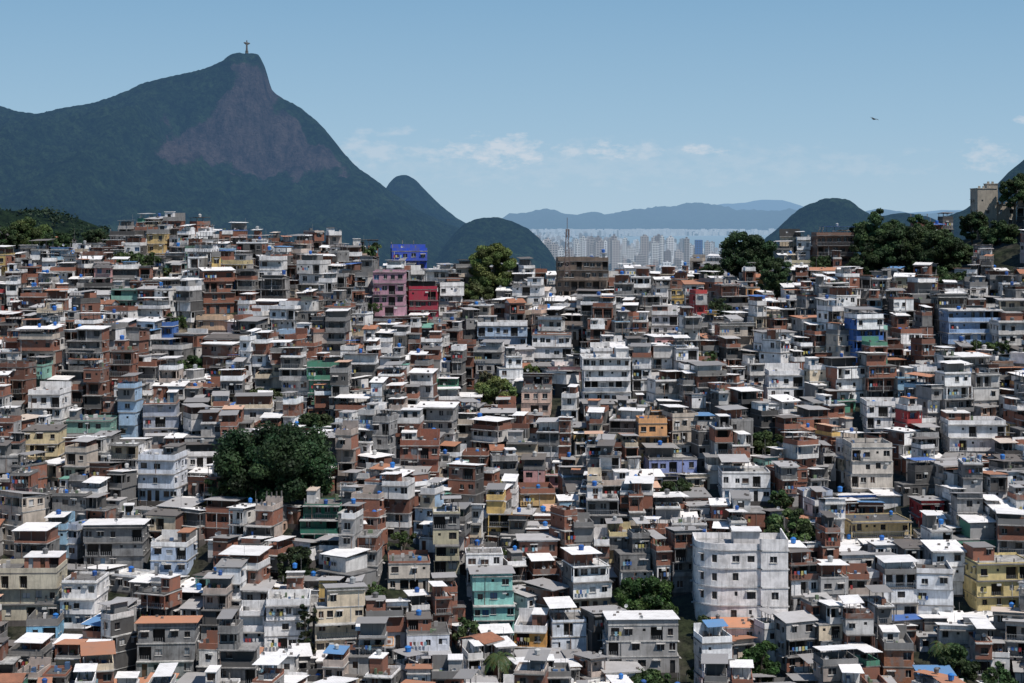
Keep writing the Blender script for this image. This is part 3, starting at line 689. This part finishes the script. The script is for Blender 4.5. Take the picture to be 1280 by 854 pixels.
gridmesh('ground',np.linspace(-70000,70000,40),np.linspace(-3000,80000,40),np.zeros((40,40))-5,M_LAND)
def poly(name,pts,z,mat):
    me=bpy.data.meshes.new(name); me.from_pydata([(x,y,z) for x,y in pts],[],[tuple(range(len(pts)))]); me.materials.append(mat); return link(bpy.data.objects.new(name,me))
bay=[]
for (px,Yd) in [(690,17500),(740,14500),(770,15500),(800,12500),(850,13500),(885,11000),(960,10000),(1060,9500),(1200,9500),(1500,12000),(1500,24500),(1000,25000),(850,24000),(760,22500),(700,20500)]: bay.append((wx(px,Yd),Yd))
poly('bay_water',bay,0,M_WATER)
mb=MB()
def inbay(x,y):
    c=False; n=len(bay)
    for i in range(n):
        (x1,y1),(x2,y2)=bay[i],bay[(i+1)%n]
        if (y1>y)!=(y2>y) and x<(x2-x1)*(y-y1)/(y2-y1)+x1: c=not c
    return c
for i in range(5400):
    Yd=5200+rng.random()**1.6*20000; px=rng.uniform(600,985); x=wx(px,Yd)
    if inbay(x,Yd): continue
    cl=float(vnoise(x/350.,Yd/500.,31))
    if cl<.38 and rng.random()<.8: continue
    h=rng.choice([10,15,22,30,40,55])*rng.uniform(.8,1.3)*(.6+1.*cl)
    w=rng.uniform(10,32)*(1 if Yd<12000 else 1.4); d=rng.uniform(14,30)
    c=jit(rng.choice([(.66,.64,.62),(.78,.76,.74),(.42,.36,.33),(.28,.25,.23),(.18,.19,.21)]),.15)
    mb.box(x,x+w,Yd,Yd+d,-5,h,c,0); mb.box(x+w*.3,x+w*.65,Yd+d*.3,Yd+d*.6,h+.01,h+4,c,0)
for i in range(110):
    Yd=rng.uniform(6000,7600); px=rng.choice([rng.gauss(825,26),rng.gauss(825,26),rng.gauss(738,12),rng.gauss(695,20),rng.gauss(780,20)]); x=wx(px,Yd); w=rng.uniform(14,32); h=wz(rng.uniform(294,324),Yd)
    c=jit(rng.choice([(.36,.33,.31),(.62,.6,.57),(.27,.24,.23),(.46,.41,.38),(.7,.68,.66)]),.15); mb.box(x,x+w,Yd,Yd+20,-5,h,c,0); mb.box(x+w*.3,x+w*.7,Yd+5,Yd+12,h+.01,h+6,c,0)
for i in range(900):
    Yd=rng.uniform(23500,25500); px=rng.uniform(640,1000); x=wx(px,Yd); 
    if inbay(x,Yd): continue
    w=rng.uniform(30,90); h=rng.uniform(15,90)
    mb.box(x,x+w,Yd,Yd+40,-5,h,jit((.76,.74,.71)),0)
x=wx(869,6300); mb.box(x,x+26,6300,6322,-5,wz(300,6300),(.05,.12,.3),0)
place('distant_city',mb,0,0,0,0,[M_CITY])
# ---------------------------------------------------------------- statue
def loft(sec,k=12):
    V=[];R=[]
    for (c,rx,ry,ax) in sec:
        c=np.array(c,float)
        if ax=='z': R.append([c+[rx*math.cos(t),ry*math.sin(t),0] for t in np.arange(k)*2*math.pi/k])
        else: R.append([c+[0,rx*math.cos(t),ry*math.sin(t)] for t in np.arange(k)*2*math.pi/k])
    for i in range(len(R)-1):
        for j in range(k): V+=[R[i][j],R[i][(j+1)%k],R[i+1][(j+1)%k],R[i+1][j]]
    return V
V=[]
V+=loft([((0,0,-6),6,6,'z'),((0,0,0),5.5,5.5,'z'),((0,0,.1),4.4,4.4,'z'),((0,0,7.6),4,4,'z'),((0,0,7.7),4.4,4.4,'z'),((0,0,8.4),4.4,4.4,'z'),((0,0,8.5),.1,.1,'z')],k=8)
V+=loft([((0,0,8.4),3.3,2.9,'z'),((0,0,12),3.0,2.6,'z'),((0,0,18),2.7,2.3,'z'),((0,0,24),2.7,2.1,'z'),((0,0,28),3.2,2.1,'z'),((0,0,31),3.4,2.0,'z'),((0,0,32.6),2.2,1.6,'z'),((0,0,33.6),1.0,1.0,'z'),((0,0,34.2),1.3,1.4,'z'),((0,0,35.8),1.6,1.8,'z'),((0,0,37.2),1.2,1.4,'z'),((0,0,38),.2,.2,'z')])
for s in (1,-1):
    V+=loft([((s*1,0,30),1.9,2.2,'x'),((s*4,0,30),1.6,2.2,'x'),((s*8,0,30),1.4,2.0,'x'),((s*11.2,-.2,30.1),1.2,1.7,'x'),((s*11.3,-.2,30.3),.7,.7,'x'),((s*12.6,-.3,30.4),.9,.5,'x'),((s*14,-.3,30.4),.6,.3,'x')])
    V+=loft([((s*3,0,27),1.2,3,'x'),((s*7,0,28.4),.9,1.8,'x'),((s*11,0,28.8),.6,1.2,'x')],k=8)
me=quadmesh('christ_statue',np.array(V),[(1,1,1)]*(len(V)//4),[0]*(len(V)//4),[M_SOAP]); st=link(bpy.data.objects.new('christ_statue',me))
st.location=(wx(308.5,5500),5500,wz(67.5,5500)); st.rotation_euler=(0,0,math.radians(60)); st.scale=(1.15,1.15,1.1)
# ---------------------------------------------------------------- bird
V=[]; 
V+=loft([((-.35,0,0),.01,.01,'x'),((-.28,0,.01),.04,.04,'x'),((-.2,0,0),.035,.035,'x'),((-.1,0,-.01),.08,.08,'x'),((.1,0,-.01),.09,.08,'x'),((.25,0,0),.05,.04,'x'),((.45,0,.01),.12,.01,'x')],k=8)
for s in (1,-1):
    pts=[(0,.05,.05,.3),(0,.35,.12,.3),(.03,.65,.12,.26),(.12,.95,.08,.16)]
    for i in range(3):
        a=pts[i];b_=pts[i+1]
        for dz in (0,.02):
            V+=[(a[0]-a[3]/2,s*a[1],a[2]+dz),(a[0]+a[3]/2,s*a[1],a[2]+dz),(b_[0]+b_[3]/2,s*b_[1],b_[2]+dz),(b_[0]-b_[3]/2,s*b_[1],b_[2]+dz)]
me=quadmesh('black_vulture',np.array(V,float),[(1,1,1)]*(len(V)//4),[0]*(len(V)//4),[M_FEATH]); bd=link(bpy.data.objects.new('black_vulture',me))
bd.location=(wx(1092,240),240,wz(149,240)); bd.rotation_euler=(.25,.15,math.radians(25))
# ---------------------------------------------------------------- world, sun, camera
EL=math.radians(60); AZ=math.radians(133)
wd=bpy.data.worlds.new('World'); SC.world=wd; wd.use_nodes=True; nt=wd.node_tree; bg=nt.nodes['Background']
STR=.085
sky=N(nt,'ShaderNodeTexSky',sky_type='NISHITA'); sky.sun_disc=False; sky.sun_elevation=EL; sky.sun_rotation=AZ; sky.altitude=200; sky.air_density=1.0; sky.dust_density=.3; sky.ozone_density=1.5
tc=N(nt,'ShaderNodeTexCoord'); s=N(nt,'ShaderNodeSeparateXYZ'); nt.links.new(tc.outputs['Generated'],s.inputs[0])
yy=math_(nt,'MAXIMUM',s.outputs[1],.05); az=math_(nt,'DIVIDE',s.outputs[0],yy); el=math_(nt,'DIVIDE',s.outputs[2],yy)
cb=N(nt,'ShaderNodeCombineXYZ'); nt.links.new(az,cb.inputs[0]); nt.links.new(math_(nt,'MULTIPLY',el,2.2),cb.inputs[1])
nz=noise_(nt,cb.outputs[0],75,7,.62)
acc=None
for (px,py,rx,ry,st_) in [(628,190,60,17,1.),(762,187,26,9,1.),(805,190,30,9,.6),(888,187,26,7,1.),(1232,194,32,15,.7),(462,192,40,17,.55),(478,165,30,6,.45),(535,194,28,9,.6),(715,190,16,8,.8),(1282,152,12,6,.9),(720,205,340,24,.22),(1010,205,120,14,.25)]:
    a=math_(nt,'DIVIDE',math_(nt,'SUBTRACT',az,(px-640)/F),rx/F); e=math_(nt,'DIVIDE',math_(nt,'SUBTRACT',el,(HY-py)/F),ry/F)
    d2=math_(nt,'ADD',math_(nt,'MULTIPLY',a,a),math_(nt,'MULTIPLY',e,e))
    v=math_(nt,'MULTIPLY',math_(nt,'MULTIPLY',ramp_(nt,math_(nt,'ADD',math_(nt,'MULTIPLY',d2,.5),math_(nt,'MULTIPLY',math_(nt,'SUBTRACT',nz,.5),-5.)),.75,-.3),st_),1.,True)
    acc=v if acc is None else math_(nt,'MAXIMUM',acc,v)
cr=N(nt,'ShaderNodeValToRGB'); nt.links.new(s.outputs[2],cr.inputs[0]); e=cr.color_ramp.elements
e[0].position=0.; e[0].color=(.41,.58,.73,1); e[1].position=1.; e[1].color=(.05,.13,.32,1)
q=cr.color_ramp.elements.new(.05); q.color=(.32,.51,.69,1); q=cr.color_ramp.elements.new(.125); q.color=(.215,.405,.61,1); q=cr.color_ramp.elements.new(.4); q.color=(.09,.21,.40,1)
sc_=N(nt,'ShaderNodeVectorMath',operation='SCALE'); nt.links.new(cr.outputs[0],sc_.inputs[0]); sc_.inputs['Scale'].default_value=1/STR
c=mixc(nt,.9,sky.outputs[0],sc_.outputs[0])
c=mixc(nt,math_(nt,'MULTIPLY',acc,.75),c,(7.4,8.,8.8)); nt.links.new(c,bg.inputs[0]); bg.inputs[1].default_value=STR
sl=bpy.data.lights.new('sun','SUN'); sl.energy=5.; sl.angle=math.radians(.5); sl.color=(1,.95,.9); so=link(bpy.data.objects.new('sun',sl))
from mathutils import Vector
dirv=Vector((math.sin(AZ)*math.cos(EL),math.cos(AZ)*math.cos(EL),math.sin(EL))); so.rotation_euler=dirv.to_track_quat('Z','Y').to_euler(); so.location=(0,0,400)
cd=bpy.data.cameras.new('camera'); cam=link(bpy.data.objects.new('camera',cd)); cam.location=(0,0,CZ); cam.rotation_euler=(math.radians(90),0,0)
cd.sensor_width=36; cd.lens=36*F/1280; cd.shift_y=-(427-HY)/1280; cd.clip_start=1; cd.clip_end=200000
SC.camera=cam
SC.view_settings.view_transform='Standard'; SC.view_settings.look='None'; SC.view_settings.exposure=0
